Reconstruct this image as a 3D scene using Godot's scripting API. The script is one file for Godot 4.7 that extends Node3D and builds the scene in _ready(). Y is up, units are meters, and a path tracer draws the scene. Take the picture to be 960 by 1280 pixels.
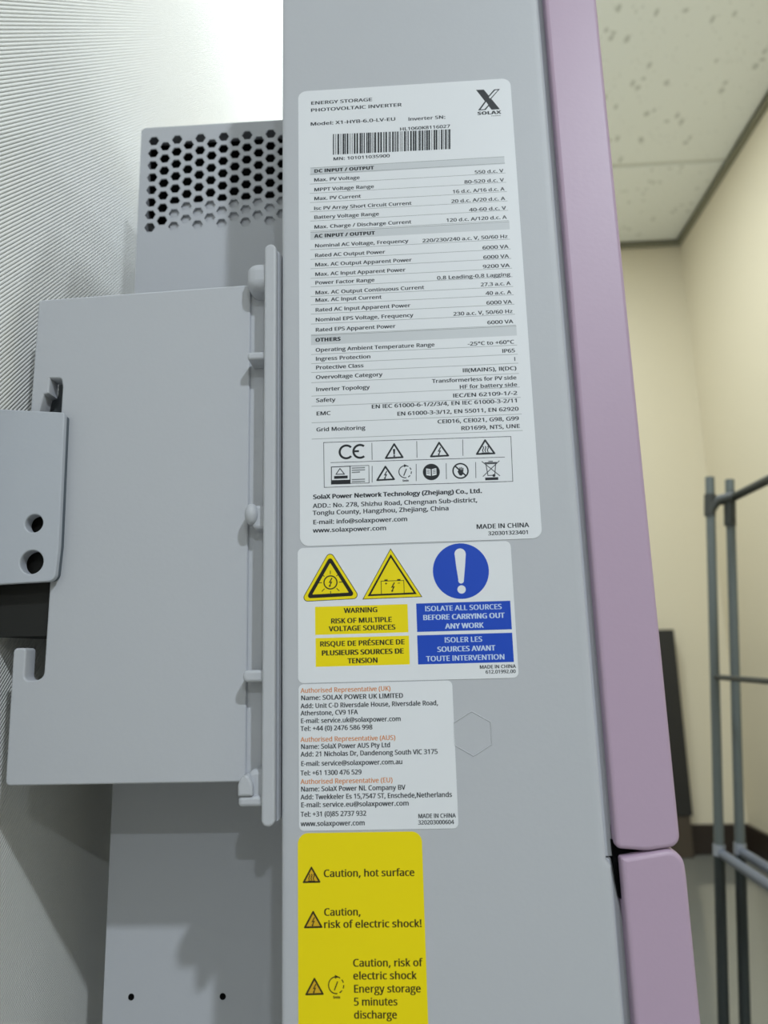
extends Node3D
# A wall-mounted inverter seen from its side. Metres, y up, floor at y = 0; the labelled side of the inverter lies in the plane z = 0.

const INK := Color8(26, 30, 36)
const DARK := Color8(40, 40, 22)
const GREY := Color8(120, 124, 128)
const WHITE := Color8(224, 226, 231)
const PALE := Color8(196, 210, 236)
const BAND := Color8(200, 203, 208)
const RULE := Color8(128, 132, 136)
const YELLOW := Color8(238, 216, 0)
const AMBER := Color8(214, 170, 30)
const BROWN := Color8(46, 38, 14)
const BLUE := Color8(26, 72, 186)
const RUST := Color8(206, 128, 76)

var texel := 6.0          # texels per millimetre of the print being drawn
var pages := {}
var plain_font: SystemFont
var bold_font: SystemFont


func V(x: float, y: float) -> Vector2:
	return Vector2(x, y)


# ------------------------------------------------------------------ scene
func _ready() -> void:
	camera_and_light()
	room()
	inverter()
	wall_bracket()
	rack()
	black_panel()


func camera_and_light() -> void:
	var cam := Camera3D.new()
	cam.name = "camera"
	add_child(cam)
	cam.position = Vector3(0, 0.842, 0.45)
	cam.basis = Basis(Vector3.UP, deg_to_rad(2.6721)) * Basis(Vector3.RIGHT, deg_to_rad(11.1595)) * Basis(Vector3.BACK, deg_to_rad(-1.548))
	var lens := CameraAttributesPhysical.new()
	lens.frustum_focal_length = 16.875
	lens.frustum_focus_distance = 0.47
	lens.exposure_aperture = 4.2
	cam.attributes = lens
	cam.fov = 2.0 * rad_to_deg(atan(640.0 / 900.0))
	cam.near = 0.02
	cam.far = 50.0
	cam.current = true
	var env := Environment.new()
	env.background_mode = Environment.BG_COLOR
	env.background_color = Color(0, 0, 0)
	env.tonemap_mode = Environment.TONE_MAPPER_LINEAR
	env.tonemap_exposure = EXPOSURE
	env.sdfgi_enabled = true
	env.ssao_enabled = true
	env.ssil_enabled = true
	var around := WorldEnvironment.new()
	around.name = "environment"
	around.environment = env
	add_child(around)


const EXPOSURE := 0.49


# ------------------------------------------------------------------ helpers: nodes
func tag(o: Node, label := "", category := "", group := "", kind := "") -> Node:
	if label:
		o.set_meta("label", label)
	if category:
		o.set_meta("category", category)
	if group:
		o.set_meta("group", group)
	if kind:
		o.set_meta("kind", kind)
	return o


func thing(called: String, label: String, category: String, at := Vector3.ZERO) -> Node3D:
	var o := Node3D.new()
	o.name = called
	add_child(o, true)
	o.position = at
	tag(o, label, category)
	return o


func build(called: String, st: SurfaceTool, m: Material, parent: Node = self) -> MeshInstance3D:
	var o := MeshInstance3D.new()
	o.name = called
	o.mesh = st.commit()
	o.material_override = m
	parent.add_child(o, true)
	return o


func structure(called: String, st: SurfaceTool, m: Material, label: String) -> MeshInstance3D:
	var o := build(called, st, m)
	tag(o, label, "", "", "structure")
	return o


func paint(c: Color, rough := 0.6, metal := 0.0, spec := 0.5) -> StandardMaterial3D:
	var m := StandardMaterial3D.new()
	m.albedo_color = c
	m.roughness = rough
	m.metallic = metal
	m.metallic_specular = spec
	return m


func noise_map(freq: float, side: int, seed_: int, normal: bool, strength := 1.0, ramp: Gradient = null) -> NoiseTexture2D:
	var n := FastNoiseLite.new()
	n.seed = seed_
	n.frequency = freq
	n.fractal_octaves = 3
	var t := NoiseTexture2D.new()
	t.width = side
	t.height = side
	t.seamless = true
	t.noise = n
	t.as_normal_map = normal
	t.bump_strength = strength
	t.color_ramp = ramp
	return t


# ------------------------------------------------------------------ helpers: shapes (outlines in millimetres, x right, y up)
func begin() -> SurfaceTool:
	var st := SurfaceTool.new()
	st.begin(Mesh.PRIMITIVE_TRIANGLES)
	return st


func face(st: SurfaceTool, p: Array, n: Array, uv: Array) -> void:
	var k := [0, 1, 2]
	var a: Vector3 = p[0]
	var b: Vector3 = p[1]
	var c: Vector3 = p[2]
	var nn: Vector3 = n[0] + n[1] + n[2]
	if (b - a).cross(c - a).dot(nn) > 0.0:
		k = [0, 2, 1]
	for i in k:
		st.set_normal(n[i])
		st.set_uv(uv[i])
		st.add_vertex(p[i])


func area2(poly: PackedVector2Array) -> float:
	var s := 0.0
	for i in poly.size():
		s += poly[i].cross(poly[(i + 1) % poly.size()])
	return s


func turned(poly: PackedVector2Array, ccw: bool) -> PackedVector2Array:
	var q := poly.duplicate()
	if (area2(q) > 0.0) != ccw:
		q.reverse()
	return q


func outward(poly: PackedVector2Array, i: int) -> Vector2:
	var d := (poly[(i + 1) % poly.size()] - poly[i]).normalized()
	return Vector2(d.y, -d.x)


func inset(poly: PackedVector2Array, by: float) -> PackedVector2Array:
	var q := PackedVector2Array()
	for i in poly.size():
		var n0 := outward(poly, (i + poly.size() - 1) % poly.size())
		var n1 := outward(poly, i)
		var m := n0 + n1
		q.append(poly[i] - m * (by / maxf(0.35, 1.0 + n0.dot(n1))))
	return q


func rounded(corners: Array, steps := 5) -> PackedVector2Array:
	# each corner is [x, y, radius]
	var q := PackedVector2Array()
	for i in corners.size():
		var p := Vector2(corners[i][0], corners[i][1])
		var r: float = corners[i][2]
		if r <= 0.0:
			q.append(p)
			continue
		var before: Array = corners[(i + corners.size() - 1) % corners.size()]
		var after: Array = corners[(i + 1) % corners.size()]
		var u := (Vector2(before[0], before[1]) - p).normalized()
		var w := (Vector2(after[0], after[1]) - p).normalized()
		var half := acos(clampf(u.dot(w), -1.0, 1.0)) / 2.0
		var reach := r / tan(half)
		var mid := p + (u + w).normalized() * (r / sin(half))
		var from := (p + u * reach - mid).angle()
		var by := wrapf((p + w * reach - mid).angle() - from, -PI, PI)
		for k in steps + 1:
			q.append(mid + Vector2.from_angle(from + by * k / steps) * r)
	return q


func box2(x0: float, y0: float, x1: float, y1: float, r := 0.0, steps := 5) -> PackedVector2Array:
	return rounded([[x0, y0, r], [x1, y0, r], [x1, y1, r], [x0, y1, r]], steps)


func circle2(cx: float, cy: float, r: float, n := 28, ry := 0.0) -> PackedVector2Array:
	var q := PackedVector2Array()
	for i in n:
		q.append(Vector2(cx + cos(TAU * i / n) * r, cy + sin(TAU * i / n) * (ry if ry > 0.0 else r)))
	return q


func edge(b: float, n := 3) -> Array:
	var q := []
	for k in n + 1:
		var t := PI / 2 * k / n
		q.append(V(b * (1.0 - cos(t)), b * (1.0 - sin(t))))
	return q


# An extrusion from z0 (back) to z1 (front); `shape` lists [inset, depth below the front] from the side wall to the front face.
func prism(st: SurfaceTool, outline: PackedVector2Array, z0: float, z1: float, shape := [], holes := [], cuts := [], back := true) -> void:
	var rings := [turned(outline, true)]
	for h in holes:
		rings.append(turned(h, false))
	var lo := rings[0][0] as Vector2
	var hi := lo
	for p in rings[0]:
		lo = lo.min(p)
		hi = hi.max(p)
	var size := hi - lo
	var steps := [V(0, z0)]
	if shape.is_empty():
		steps.append(V(0, z1))
	for s in shape:
		steps.append(V(s.x, z1 - s.y))
	var fronts := []
	for ring: PackedVector2Array in rings:
		var loops := []
		for s in steps:
			loops.append(inset(ring, s.x) if s.x != 0.0 else ring)
		fronts.append(loops[-1])
		var slopes := []
		for k in steps.size() - 1:
			var d: Vector2 = steps[k + 1] - steps[k]
			slopes.append(Vector2(d.y, d.x).normalized())
		for i in ring.size():
			var j := (i + 1) % ring.size()
			var here := outward(ring, i)
			var prev := outward(ring, (i + ring.size() - 1) % ring.size())
			var next := outward(ring, j)
			var na := (here + prev).normalized() if here.dot(prev) > 0.7 else here
			var nb := (here + next).normalized() if here.dot(next) > 0.7 else here
			for k in steps.size() - 1:
				var s0: Vector2 = slopes[k]
				var s1: Vector2 = slopes[k]
				if k > 0:
					s0 = (slopes[k] + slopes[k - 1]).normalized()
				if k < slopes.size() - 1:
					s1 = (slopes[k] + slopes[k + 1]).normalized()
				var p := []
				var n := []
				var uv := []
				for q in [[i, k, na, s0], [j, k, nb, s0], [j, k + 1, nb, s1], [i, k + 1, na, s1]]:
					var xy: Vector2 = loops[q[1]][q[0]]
					p.append(Vector3(xy.x, xy.y, steps[q[1]].y) * 0.001)
					n.append(Vector3(q[2].x * q[3].x, q[2].y * q[3].x, q[3].y).normalized())
					uv.append(V((xy.x - lo.x) / size.x, 1.0 - (xy.y - lo.y) / size.y))
				face(st, [p[0], p[1], p[2]], [n[0], n[1], n[2]], [uv[0], uv[1], uv[2]])
				face(st, [p[0], p[2], p[3]], [n[0], n[2], n[3]], [uv[0], uv[2], uv[3]])
	cap(st, fronts, cuts, steps[-1].y, Vector3.BACK, lo, size)
	if back:
		cap(st, rings, cuts, z0, Vector3.FORWARD, lo, size)


func cap(st: SurfaceTool, rings: Array, cuts: Array, z: float, n: Vector3, lo: Vector2, size: Vector2) -> void:
	var pieces: Array = Geometry2D.intersect_polygons(rings[0], PackedVector2Array([V(-1e5, -1e5), V(1e5, -1e5), V(1e5, 1e5), V(-1e5, 1e5)]))
	if rings.size() > 1:
		pieces.clear()
		var at := [-1e5] + cuts + [1e5]
		for k in at.size() - 1:
			var strip := PackedVector2Array([V(at[k], -1e5), V(at[k + 1], -1e5), V(at[k + 1], 1e5), V(at[k], 1e5)])
			var parts: Array = Geometry2D.intersect_polygons(rings[0], strip)
			for h in rings.slice(1):
				var left := []
				for part in parts:
					left.append_array(Geometry2D.clip_polygons(part, turned(h, true)))
				parts = left
			pieces.append_array(parts)
	for piece: PackedVector2Array in pieces:
		var index := Geometry2D.triangulate_polygon(piece)
		for t in range(0, index.size(), 3):
			var p := []
			var uv := []
			for k in 3:
				var xy := piece[index[t + k]]
				p.append(Vector3(xy.x, xy.y, z) * 0.001)
				uv.append(V((xy.x - lo.x) / size.x, 1.0 - (xy.y - lo.y) / size.y))
			face(st, p, [n, n, n], uv)


# a box given by two corners in metres, edges chamfered by b millimetres on the side that faces +z
func slab(a: Vector3, b: Vector3, bevel := 0.0) -> SurfaceTool:
	var st := begin()
	prism(st, box2(a.x * 1000, a.y * 1000, b.x * 1000, b.y * 1000), a.z * 1000, b.z * 1000, edge(bevel, 2) if bevel > 0.0 else [])
	return st


func tube(st: SurfaceTool, path: Array, r: float, n := 14) -> void:
	var rings := []
	for i in path.size():
		var d: Vector3 = (path[mini(i + 1, path.size() - 1)] - path[maxi(i - 1, 0)]).normalized()
		var u := d.cross(Vector3.UP if absf(d.y) < 0.9 else Vector3.RIGHT).normalized()
		var w := d.cross(u)
		var ring := []
		for k in n:
			ring.append(u * cos(TAU * k / n) + w * sin(TAU * k / n))
		rings.append(ring)
	for i in path.size() - 1:
		for k in n:
			var j := (k + 1) % n
			var p := [path[i] + rings[i][k] * r, path[i] + rings[i][j] * r, path[i + 1] + rings[i + 1][j] * r, path[i + 1] + rings[i + 1][k] * r]
			var m := [rings[i][k], rings[i][j], rings[i + 1][j], rings[i + 1][k]]
			var z := Vector2.ZERO
			face(st, [p[0], p[1], p[2]], [m[0], m[1], m[2]], [z, z, z])
			face(st, [p[0], p[2], p[3]], [m[0], m[2], m[3]], [z, z, z])
	for e in [0, path.size() - 1]:
		var out: Vector3 = (path[e] - path[1 if e == 0 else e - 1]).normalized()
		for k in n:
			var z := Vector2.ZERO
			face(st, [path[e], path[e] + rings[e][k] * r, path[e] + rings[e][(k + 1) % n] * r], [out, out, out], [z, z, z])


# a low dome with an elliptical foot, in millimetres
func dome(st: SurfaceTool, cx: float, cy: float, z: float, rx: float, ry: float, h: float) -> void:
	var n := 24
	var m := 6
	for i in n:
		for k in m:
			var p := []
			var nn := []
			for q in [[i, k], [i + 1, k], [i + 1, k + 1], [i, k + 1]]:
				var a: float = TAU * q[0] / n
				var t: float = PI / 2 * q[1] / m
				p.append(Vector3(cx + cos(a) * cos(t) * rx, cy + sin(a) * cos(t) * ry, z + sin(t) * h) * 0.001)
				nn.append(Vector3(cos(a) * cos(t) / rx, sin(a) * cos(t) / ry, sin(t) / h).normalized())
			var o := Vector2.ZERO
			face(st, [p[0], p[1], p[2]], [nn[0], nn[1], nn[2]], [o, o, o])
			if k < m - 1:
				face(st, [p[0], p[2], p[3]], [nn[0], nn[2], nn[3]], [o, o, o])


# ------------------------------------------------------------------ helpers: print (millimetres from the upper left corner of the label)
func sheet(w: float, h: float, dots: float, ground: Color) -> Image:
	texel = dots
	var im := Image.create(roundi(w * dots), roundi(h * dots), false, Image.FORMAT_RGBA8)
	im.fill(ground)
	return im


func glyph_page(f: SystemFont, size: int, index: int, col: Color) -> Image:
	var key := [f, size, index, col]
	var ts := TextServerManager.get_primary_interface()
	var src: Image = ts.font_get_texture_image(f.get_rids()[0], Vector2i(size, 0), index)
	if pages.has(key) and pages[key][0] == hash(src.get_data()):
		return pages[key][1]
	var im := Image.create(src.get_width(), src.get_height(), false, Image.FORMAT_RGBA8)
	var data := src.get_data()
	var each := data.size() / (src.get_width() * src.get_height())
	var out := PackedByteArray()
	out.resize(src.get_width() * src.get_height() * 4)
	for i in src.get_width() * src.get_height():
		out[i * 4] = col.r8
		out[i * 4 + 1] = col.g8
		out[i * 4 + 2] = col.b8
		out[i * 4 + 3] = data[i * each + each - 1]
	im = Image.create_from_data(src.get_width(), src.get_height(), false, Image.FORMAT_RGBA8, out)
	pages[key] = [hash(data), im]
	return im


func write(im: Image, words: String, x: float, base: float, width: float, cap_height: float, col: Color, bold := false) -> void:
	var f := bold_font if bold else plain_font
	var ts := TextServerManager.get_primary_interface()
	var rid: RID = f.get_rids()[0]
	var size := 44
	var glyphs := []
	for i in words.length():
		var code := words.unicode_at(i)
		glyphs.append(ts.font_get_glyph_index(rid, size, 108 if code == 73 else code, 0))  # a plain stem for the capital I
	for g in glyphs:
		ts.font_render_glyph(rid, Vector2i(size, 0), g)
	var long := 4.0
	for g in glyphs:
		long += ts.font_get_glyph_advance(rid, size, g).x
	var line := Image.create(ceili(long) + 6, 72, false, Image.FORMAT_RGBA8)
	line.fill(Color(col.r, col.g, col.b, 0.0))
	var pen := 2.0
	for g in glyphs:
		var uv: Rect2 = ts.font_get_glyph_uv_rect(rid, Vector2i(size, 0), g)
		var off: Vector2 = ts.font_get_glyph_offset(rid, Vector2i(size, 0), g)
		if uv.size.x > 0.0:
			var page := glyph_page(f, size, ts.font_get_glyph_texture_idx(rid, Vector2i(size, 0), g), col)
			for k in 3:
				line.blend_rect(page, Rect2i(uv), Vector2i(roundi(pen + off.x) + k, 52 + roundi(off.y)))
		pen += ts.font_get_glyph_advance(rid, size, g).x
	var ky := cap_height * texel / (0.714 * size)
	var kx := width * texel / (long - 4.0)
	line.resize(maxi(1, roundi(line.get_width() * kx)), maxi(1, roundi(72 * ky)), Image.INTERPOLATE_LANCZOS)
	im.blend_rect(line, Rect2i(Vector2i.ZERO, line.get_size()), Vector2i(roundi(x * texel - 2.0 * kx), roundi(base * texel - 52.0 * ky)))


# fills an outline; edges are smoothed by four sample rows a texel
func poly(im: Image, outline: Array, col: Color) -> void:
	var p := PackedVector2Array()
	var lo := Vector2(1e9, 1e9)
	var hi := -lo
	for q: Vector2 in outline:
		p.append(q * texel)
		lo = lo.min(q * texel)
		hi = hi.max(q * texel)
	var x0 := maxi(0, floori(lo.x))
	var x1 := mini(im.get_width() - 1, ceili(hi.x))
	for y in range(maxi(0, floori(lo.y)), mini(im.get_height() - 1, ceili(hi.y)) + 1):
		var cover := PackedFloat32Array()
		cover.resize(x1 - x0 + 2)
		for s in 4:
			var yy := y + (s + 0.5) / 4.0
			var hits := []
			for i in p.size():
				var a := p[i]
				var b := p[(i + 1) % p.size()]
				if (a.y <= yy) != (b.y <= yy):
					hits.append(a.x + (yy - a.y) / (b.y - a.y) * (b.x - a.x))
			hits.sort()
			for k in range(0, hits.size() - 1, 2):
				var l := maxf(hits[k], x0)
				var r := minf(hits[k + 1], x1 + 1)
				for x in range(floori(l), ceili(r)):
					if x - x0 < cover.size():
						cover[x - x0] += (minf(r, x + 1) - maxf(l, x)) / 4.0
		for i in cover.size() - 1:
			if cover[i] > 0.995:
				im.set_pixel(x0 + i, y, col)
			elif cover[i] > 0.003:
				im.set_pixel(x0 + i, y, im.get_pixel(x0 + i, y).lerp(col, cover[i]))


func bar(im: Image, x0: float, y0: float, x1: float, y1: float, col: Color) -> void:
	poly(im, [V(x0, y0), V(x1, y0), V(x1, y1), V(x0, y1)], col)


func stroke(im: Image, a: Vector2, b: Vector2, w: float, col: Color) -> void:
	var n := (b - a).normalized().orthogonal() * w / 2.0
	poly(im, [a + n, b + n, b - n, a - n], col)


func frame(im: Image, q: Array, w: float, col: Color) -> void:
	for i in q.size():
		var d: Vector2 = (q[(i + 1) % q.size()] - q[i]).normalized() * w / 2.0
		stroke(im, q[i] - d, q[(i + 1) % q.size()] + d, w, col)


func disc(im: Image, c: Vector2, r: float, col: Color) -> void:
	poly(im, Array(circle2(c.x, c.y, r, 48)), col)


func arc(im: Image, c: Vector2, r: float, w: float, from: float, to: float, col: Color) -> void:
	var q := []
	for k in 25:
		q.append(c + Vector2.from_angle(lerpf(from, to, k / 24.0)) * (r + w / 2.0))
	for k in 25:
		q.append(c + Vector2.from_angle(lerpf(to, from, k / 24.0)) * (r - w / 2.0))
	poly(im, q, col)


func shrunk(a: Vector2, b: Vector2, c: Vector2, by: float, r := 0.0) -> Array:
	var q := turned(PackedVector2Array([a, b, c]), true)
	q = inset(q, by)
	if r > 0.0:
		q = rounded([[q[0].x, q[0].y, r], [q[1].x, q[1].y, r], [q[2].x, q[2].y, r]], 6)
	return Array(q)


func bolt(im: Image, c: Vector2, h: float, col: Color) -> void:
	var q := []
	for p in [V(0.12, -0.5), V(-0.2, 0.06), V(0.0, 0.02), V(-0.12, 0.34), V(-0.2, 0.28), V(-0.13, 0.52), V(0.07, 0.36), V(-0.02, 0.35), V(0.2, -0.1), V(0.0, -0.06), V(0.22, -0.46)]:
		q.append(c + p * h)
	poly(im, q, col)


func warning_sign(im: Image, a: Vector2, b: Vector2, c: Vector2, ground: Color, col: Color, sign_: String) -> void:
	var s := a.distance_to(b) + b.distance_to(c) + c.distance_to(a)
	var side := s / 3.0
	poly(im, shrunk(a, b, c, 0.0, side * 0.04), col)
	poly(im, shrunk(a, b, c, side * 0.085), ground)
	var mid := (a + b + c) / 3.0
	if sign_ == "bolt":
		bolt(im, mid + V(0, -side * 0.02), side * 0.44, col)
	elif sign_ == "mark":
		poly(im, [mid + V(-0.06, -0.22) * side, mid + V(0.06, -0.22) * side, mid + V(0.03, 0.08) * side, mid + V(-0.03, 0.08) * side], col)
		disc(im, mid + V(0, 0.15) * side, side * 0.045, col)
	elif sign_ == "heat":
		for k in 3:
			var x := (k - 1) * side * 0.12
			for j in 6:
				var y0 := -0.16 + j * 0.05
				var w0 := sin(j * 1.1) * 0.03
				var w1 := sin((j + 1) * 1.1) * 0.03
				stroke(im, mid + V(x + w0 * side, y0 * side), mid + V(x + w1 * side, (y0 + 0.055) * side), side * 0.045, col)
		stroke(im, mid + V(-0.2, 0.19) * side, mid + V(0.2, 0.19) * side, side * 0.04, col)


func sun_sign(im: Image, a: Vector2, b: Vector2, c: Vector2) -> void:
	poly(im, shrunk(a, b, c, 0.0, 2.6), DARK)
	poly(im, shrunk(a, b, c, 0.35, 2.3), YELLOW)
	poly(im, shrunk(a, b, c, 2.0, 1.6), Color8(24, 24, 20))
	poly(im, shrunk(a, b, c, 4.2, 0.3), YELLOW)
	var mid := (a + b + c) / 3.0 + V(0.1, -0.6)
	arc(im, mid, 4.1, 0.75, 0, TAU, DARK)
	bolt(im, mid, 5.8, DARK)
	for k in 8:
		var d := Vector2.from_angle(TAU * k / 8.0)
		if k == 6:
			stroke(im, mid + d * 5.2, mid + d * 7.4, 0.45, DARK)
		else:
			stroke(im, mid + d * 5.4, mid + d * 7.8, 0.45, DARK)


func battery_sign(im: Image, a: Vector2, b: Vector2, c: Vector2) -> void:
	poly(im, shrunk(a, b, c, 0.0), DARK)
	poly(im, shrunk(a, b, c, 0.35), YELLOW)
	poly(im, shrunk(a, b, c, 1.9), Color8(24, 24, 20))
	poly(im, shrunk(a, b, c, 3.0), YELLOW)
	var o := V(59.6, 26.6)
	frame(im, [o + V(-7.1, -4.0), o + V(7.1, -4.0), o + V(7.1, 4.1), o + V(-7.1, 4.1)], 0.35, DARK)
	for s in [-1.0, 1.0]:
		bar(im, o.x + s * 4.0 - 1.0, o.y - 4.9, o.x + s * 4.0 + 1.0, o.y - 4.0, DARK)
		stroke(im, o + V(s * 4.0 - 0.7, -2.4), o + V(s * 4.0 + 0.7, -2.4), 0.35, DARK)
	stroke(im, o + V(-4.0, -3.1), o + V(-4.0, -1.7), 0.35, DARK)
	bolt(im, o + V(0.2, 0.0), 6.0, DARK)


func timer(im: Image, c: Vector2, r: float, col: Color) -> void:
	arc(im, c, r, 0.55, PI * 0.45, PI * 1.5, col)
	for k in 4:
		arc(im, c, r, 0.55, -PI * 0.45 + k * 0.7, -PI * 0.45 + k * 0.7 + 0.42, col)
	stroke(im, c + V(0.9, -1.9), c + V(-1.0, 2.6), 0.6, col)
	poly(im, [c + V(-0.6, -r - 1.0), c + V(1.6, -r), c + V(-0.6, -r + 1.0)], col)
	write(im, "5min", c.x - 1.9, c.y + r + 2.5, 4.0, 1.3, col, true)


func book(im: Image, c: Vector2, r: float, col: Color, page: Color) -> void:
	disc(im, c, r, col)
	for s in [-1.0, 1.0]:
		poly(im, [c + V(s * 0.35, -1.9), c + V(s * 3.3, -2.5), c + V(s * 3.3, 2.0), c + V(s * 0.35, 2.6)], page)
		for k in 3:
			stroke(im, c + V(s * 0.9, -0.9 + k * 1.0), c + V(s * 2.8, -1.3 + k * 1.0), 0.3, col)


func no_touch(im: Image, c: Vector2, r: float, col: Color) -> void:
	poly(im, [c + V(-1.9, 0.4), c + V(-1.2, -0.4), c + V(1.6, -0.6), c + V(1.7, 2.0), c + V(0.4, 3.2), c + V(-0.8, 2.8)], col)
	for k in 4:
		stroke(im, c + V(-0.9 + k * 0.8, 0.4), c + V(-1.3 + k * 1.0, -2.6 + absf(k - 1.6) * 0.5), 0.6, col)
	arc(im, c, r - 0.4, 0.9, 0, TAU, col)
	stroke(im, c + V(-1, -1) * r * 0.66, c + V(1, 1) * r * 0.66, 0.9, col)


func bin(im: Image, c: Vector2, col: Color) -> void:
	poly(im, [c + V(-4, 5.4), c + V(4.2, 5.4), c + V(4.2, 7.1), c + V(-4, 7.1)], col)
	frame(im, [c + V(-3.1, -3.6), c + V(3.1, -3.6), c + V(2.2, 4.0), c + V(-2.2, 4.0)], 0.45, col)
	stroke(im, c + V(-3.9, -4.3), c + V(3.9, -4.3), 0.7, col)
	stroke(im, c + V(-1.4, -5.2), c + V(1.4, -5.2), 0.5, col)
	disc(im, c + V(1.6, 4.2), 0.9, col)
	stroke(im, c + V(-5.6, -5.4), c + V(5.4, 4.6), 0.42, col)
	stroke(im, c + V(5.6, -5.4), c + V(-5.4, 4.6), 0.42, col)


func rating_print() -> Image:
	var im := sheet(152.7, 333.0, 6.0, WHITE)
	bar(im, 8.53, 62.74, 144.77, 68.71, BAND)
	bar(im, 8.53, 62.74, 144.77, 63.02, RULE)
	bar(im, 8.19, 113.04, 145.26, 118.97, BAND)
	bar(im, 8.19, 113.04, 145.26, 113.32, RULE)
	bar(im, 8.07, 189.88, 145.29, 196.81, BAND)
	bar(im, 8.07, 189.88, 145.29, 190.16, RULE)
	bar(im, 8.07, 67.83, 144.98, 68.08, RULE)
	bar(im, 8.07, 75.55, 144.98, 75.8, RULE)
	bar(im, 8.07, 82.83, 144.98, 83.08, RULE)
	bar(im, 8.07, 90.06, 144.98, 90.31, RULE)
	bar(im, 8.07, 97.26, 144.98, 97.51, RULE)
	bar(im, 8.07, 104.42, 144.98, 104.67, RULE)
	bar(im, 8.07, 112.11, 144.98, 112.36, RULE)
	bar(im, 8.07, 126.31, 144.98, 126.56, RULE)
	bar(im, 8.07, 133.59, 144.98, 133.84, RULE)
	bar(im, 8.07, 140.63, 144.98, 140.88, RULE)
	bar(im, 8.07, 147.83, 144.98, 148.08, RULE)
	bar(im, 8.07, 154.17, 144.98, 154.42, RULE)
	bar(im, 8.07, 161.3, 144.98, 161.55, RULE)
	bar(im, 8.07, 167.37, 144.98, 167.62, RULE)
	bar(im, 8.07, 174.22, 144.98, 174.47, RULE)
	bar(im, 8.07, 181.44, 144.98, 181.69, RULE)
	bar(im, 8.07, 189.2, 144.98, 189.45, RULE)
	bar(im, 8.07, 203.42, 144.98, 203.67, RULE)
	bar(im, 8.07, 209.88, 144.98, 210.13, RULE)
	bar(im, 8.07, 216.12, 144.98, 216.37, RULE)
	bar(im, 8.07, 223.29, 144.98, 223.54, RULE)
	bar(im, 8.07, 232.72, 144.98, 232.97, RULE)
	bar(im, 8.07, 239.79, 144.98, 240.04, RULE)
	bar(im, 8.07, 251.18, 144.98, 251.43, RULE)
	bar(im, 8.07, 262.3, 144.98, 262.55, RULE)
	write(im, "ENERGY STORAGE", 8.87, 11.68, 44.65, 2.65, INK)
	write(im, "PHOTOVOLTAIC INVERTER", 8.83, 17.48, 65.7, 2.65, INK)
	write(im, "Model: X1-HYB-6.0-LV-EU", 8.39, 28.87, 61.34, 2.6, INK)
	write(im, "Inverter SN:", 78.64, 29.58, 26.63, 2.6, INK)
	write(im, "HL1060K8116027", 72.35, 37.37, 35.77, 2.5, INK)
	write(im, "MN: 101011035900", 24.59, 57.99, 40.21, 2.4, INK)
	write(im, "DC INPUT / OUTPUT", 10.81, 66.81, 42.48, 2.55, INK, true)
	write(im, "Max. PV Voltage", 10.75, 73.81, 32.69, 2.55, INK)
	write(im, "MPPT Voltage Range", 10.69, 81.55, 42.42, 2.55, INK)
	write(im, "Max. PV Current", 10.64, 88.51, 33.03, 2.55, INK)
	write(im, "Isc PV Array Short Circuit Current", 10.58, 96.14, 68.27, 2.55, INK)
	write(im, "Battery Voltage Range", 10.53, 103.13, 45.55, 2.55, INK)
	write(im, "Max. Charge / Discharge Current", 10.47, 110.57, 67.55, 2.55, INK)
	write(im, "AC INPUT / OUTPUT", 10.77, 117.55, 42.18, 2.55, INK, true)
	write(im, "550 d.c. V", 123.35, 75, 19.93, 2.55, INK)
	write(im, "80-520 d.c. V", 115.88, 82.15, 27.43, 2.55, INK)
	write(im, "16 d.c. A/16 d.c. A", 107.41, 89.26, 35.94, 2.55, INK)
	write(im, "20 d.c. A/20 d.c. A", 106.22, 96.6, 37.17, 2.55, INK)
	write(im, "40-60 d.c. V", 118.28, 103.81, 25.15, 2.55, INK)
	write(im, "120 d.c. A/120 d.c. A", 101.98, 110.94, 41.5, 2.55, INK)
	write(im, "Nominal AC Voltage, Frequency", 10.81, 124.94, 64.78, 2.55, INK)
	write(im, "Rated AC Output Power", 10.82, 132.29, 48.7, 2.55, INK)
	write(im, "Max. AC Output Apparent Power", 10.82, 139.24, 66.56, 2.55, INK)
	write(im, "Max. AC Input Apparent Power", 10.82, 146.4, 62.19, 2.55, INK)
	write(im, "Power Factor Range", 10.83, 152.79, 41.02, 2.55, INK)
	write(im, "Max. AC Output Continuous Current", 10.83, 160.12, 74.22, 2.55, INK)
	write(im, "Max. AC Input Current", 10.83, 165.6, 45.37, 2.55, INK)
	write(im, "Rated AC Input Apparent Power", 10.83, 172.76, 64.67, 2.55, INK)
	write(im, "Nominal EPS Voltage, Frequency", 10.84, 179.97, 66.27, 2.55, INK)
	write(im, "Rated EPS Apparent Power", 10.84, 187.26, 54.22, 2.55, INK)
	write(im, "Operating Ambient Temperature Range", 10.84, 201.77, 79.78, 2.55, INK)
	write(im, "Ingress Protection", 10.85, 208.04, 36.91, 2.55, INK)
	write(im, "Protective Class", 10.85, 214.25, 32.19, 2.55, INK)
	write(im, "Overvoltage Category", 10.85, 221.07, 44.46, 2.55, INK)
	write(im, "Inverter Topology", 10.86, 229.51, 35.87, 2.55, INK)
	write(im, "Safety", 10.86, 237.29, 12.95, 2.55, INK)
	write(im, "EMC", 10.86, 246.41, 9.73, 2.55, INK)
	write(im, "Grid Monitoring", 10.87, 257.39, 32.34, 2.55, INK)
	write(im, "OTHERS", 10.64, 194.55, 17.27, 2.55, INK, true)
	write(im, "220/230/240 a.c. V, 50/60 Hz", 85.24, 125.39, 58.08, 2.55, INK)
	write(im, "6000 VA", 125.77, 132.98, 17.68, 2.55, INK)
	write(im, "6000 VA", 125.95, 140.16, 17.44, 2.55, INK)
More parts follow.
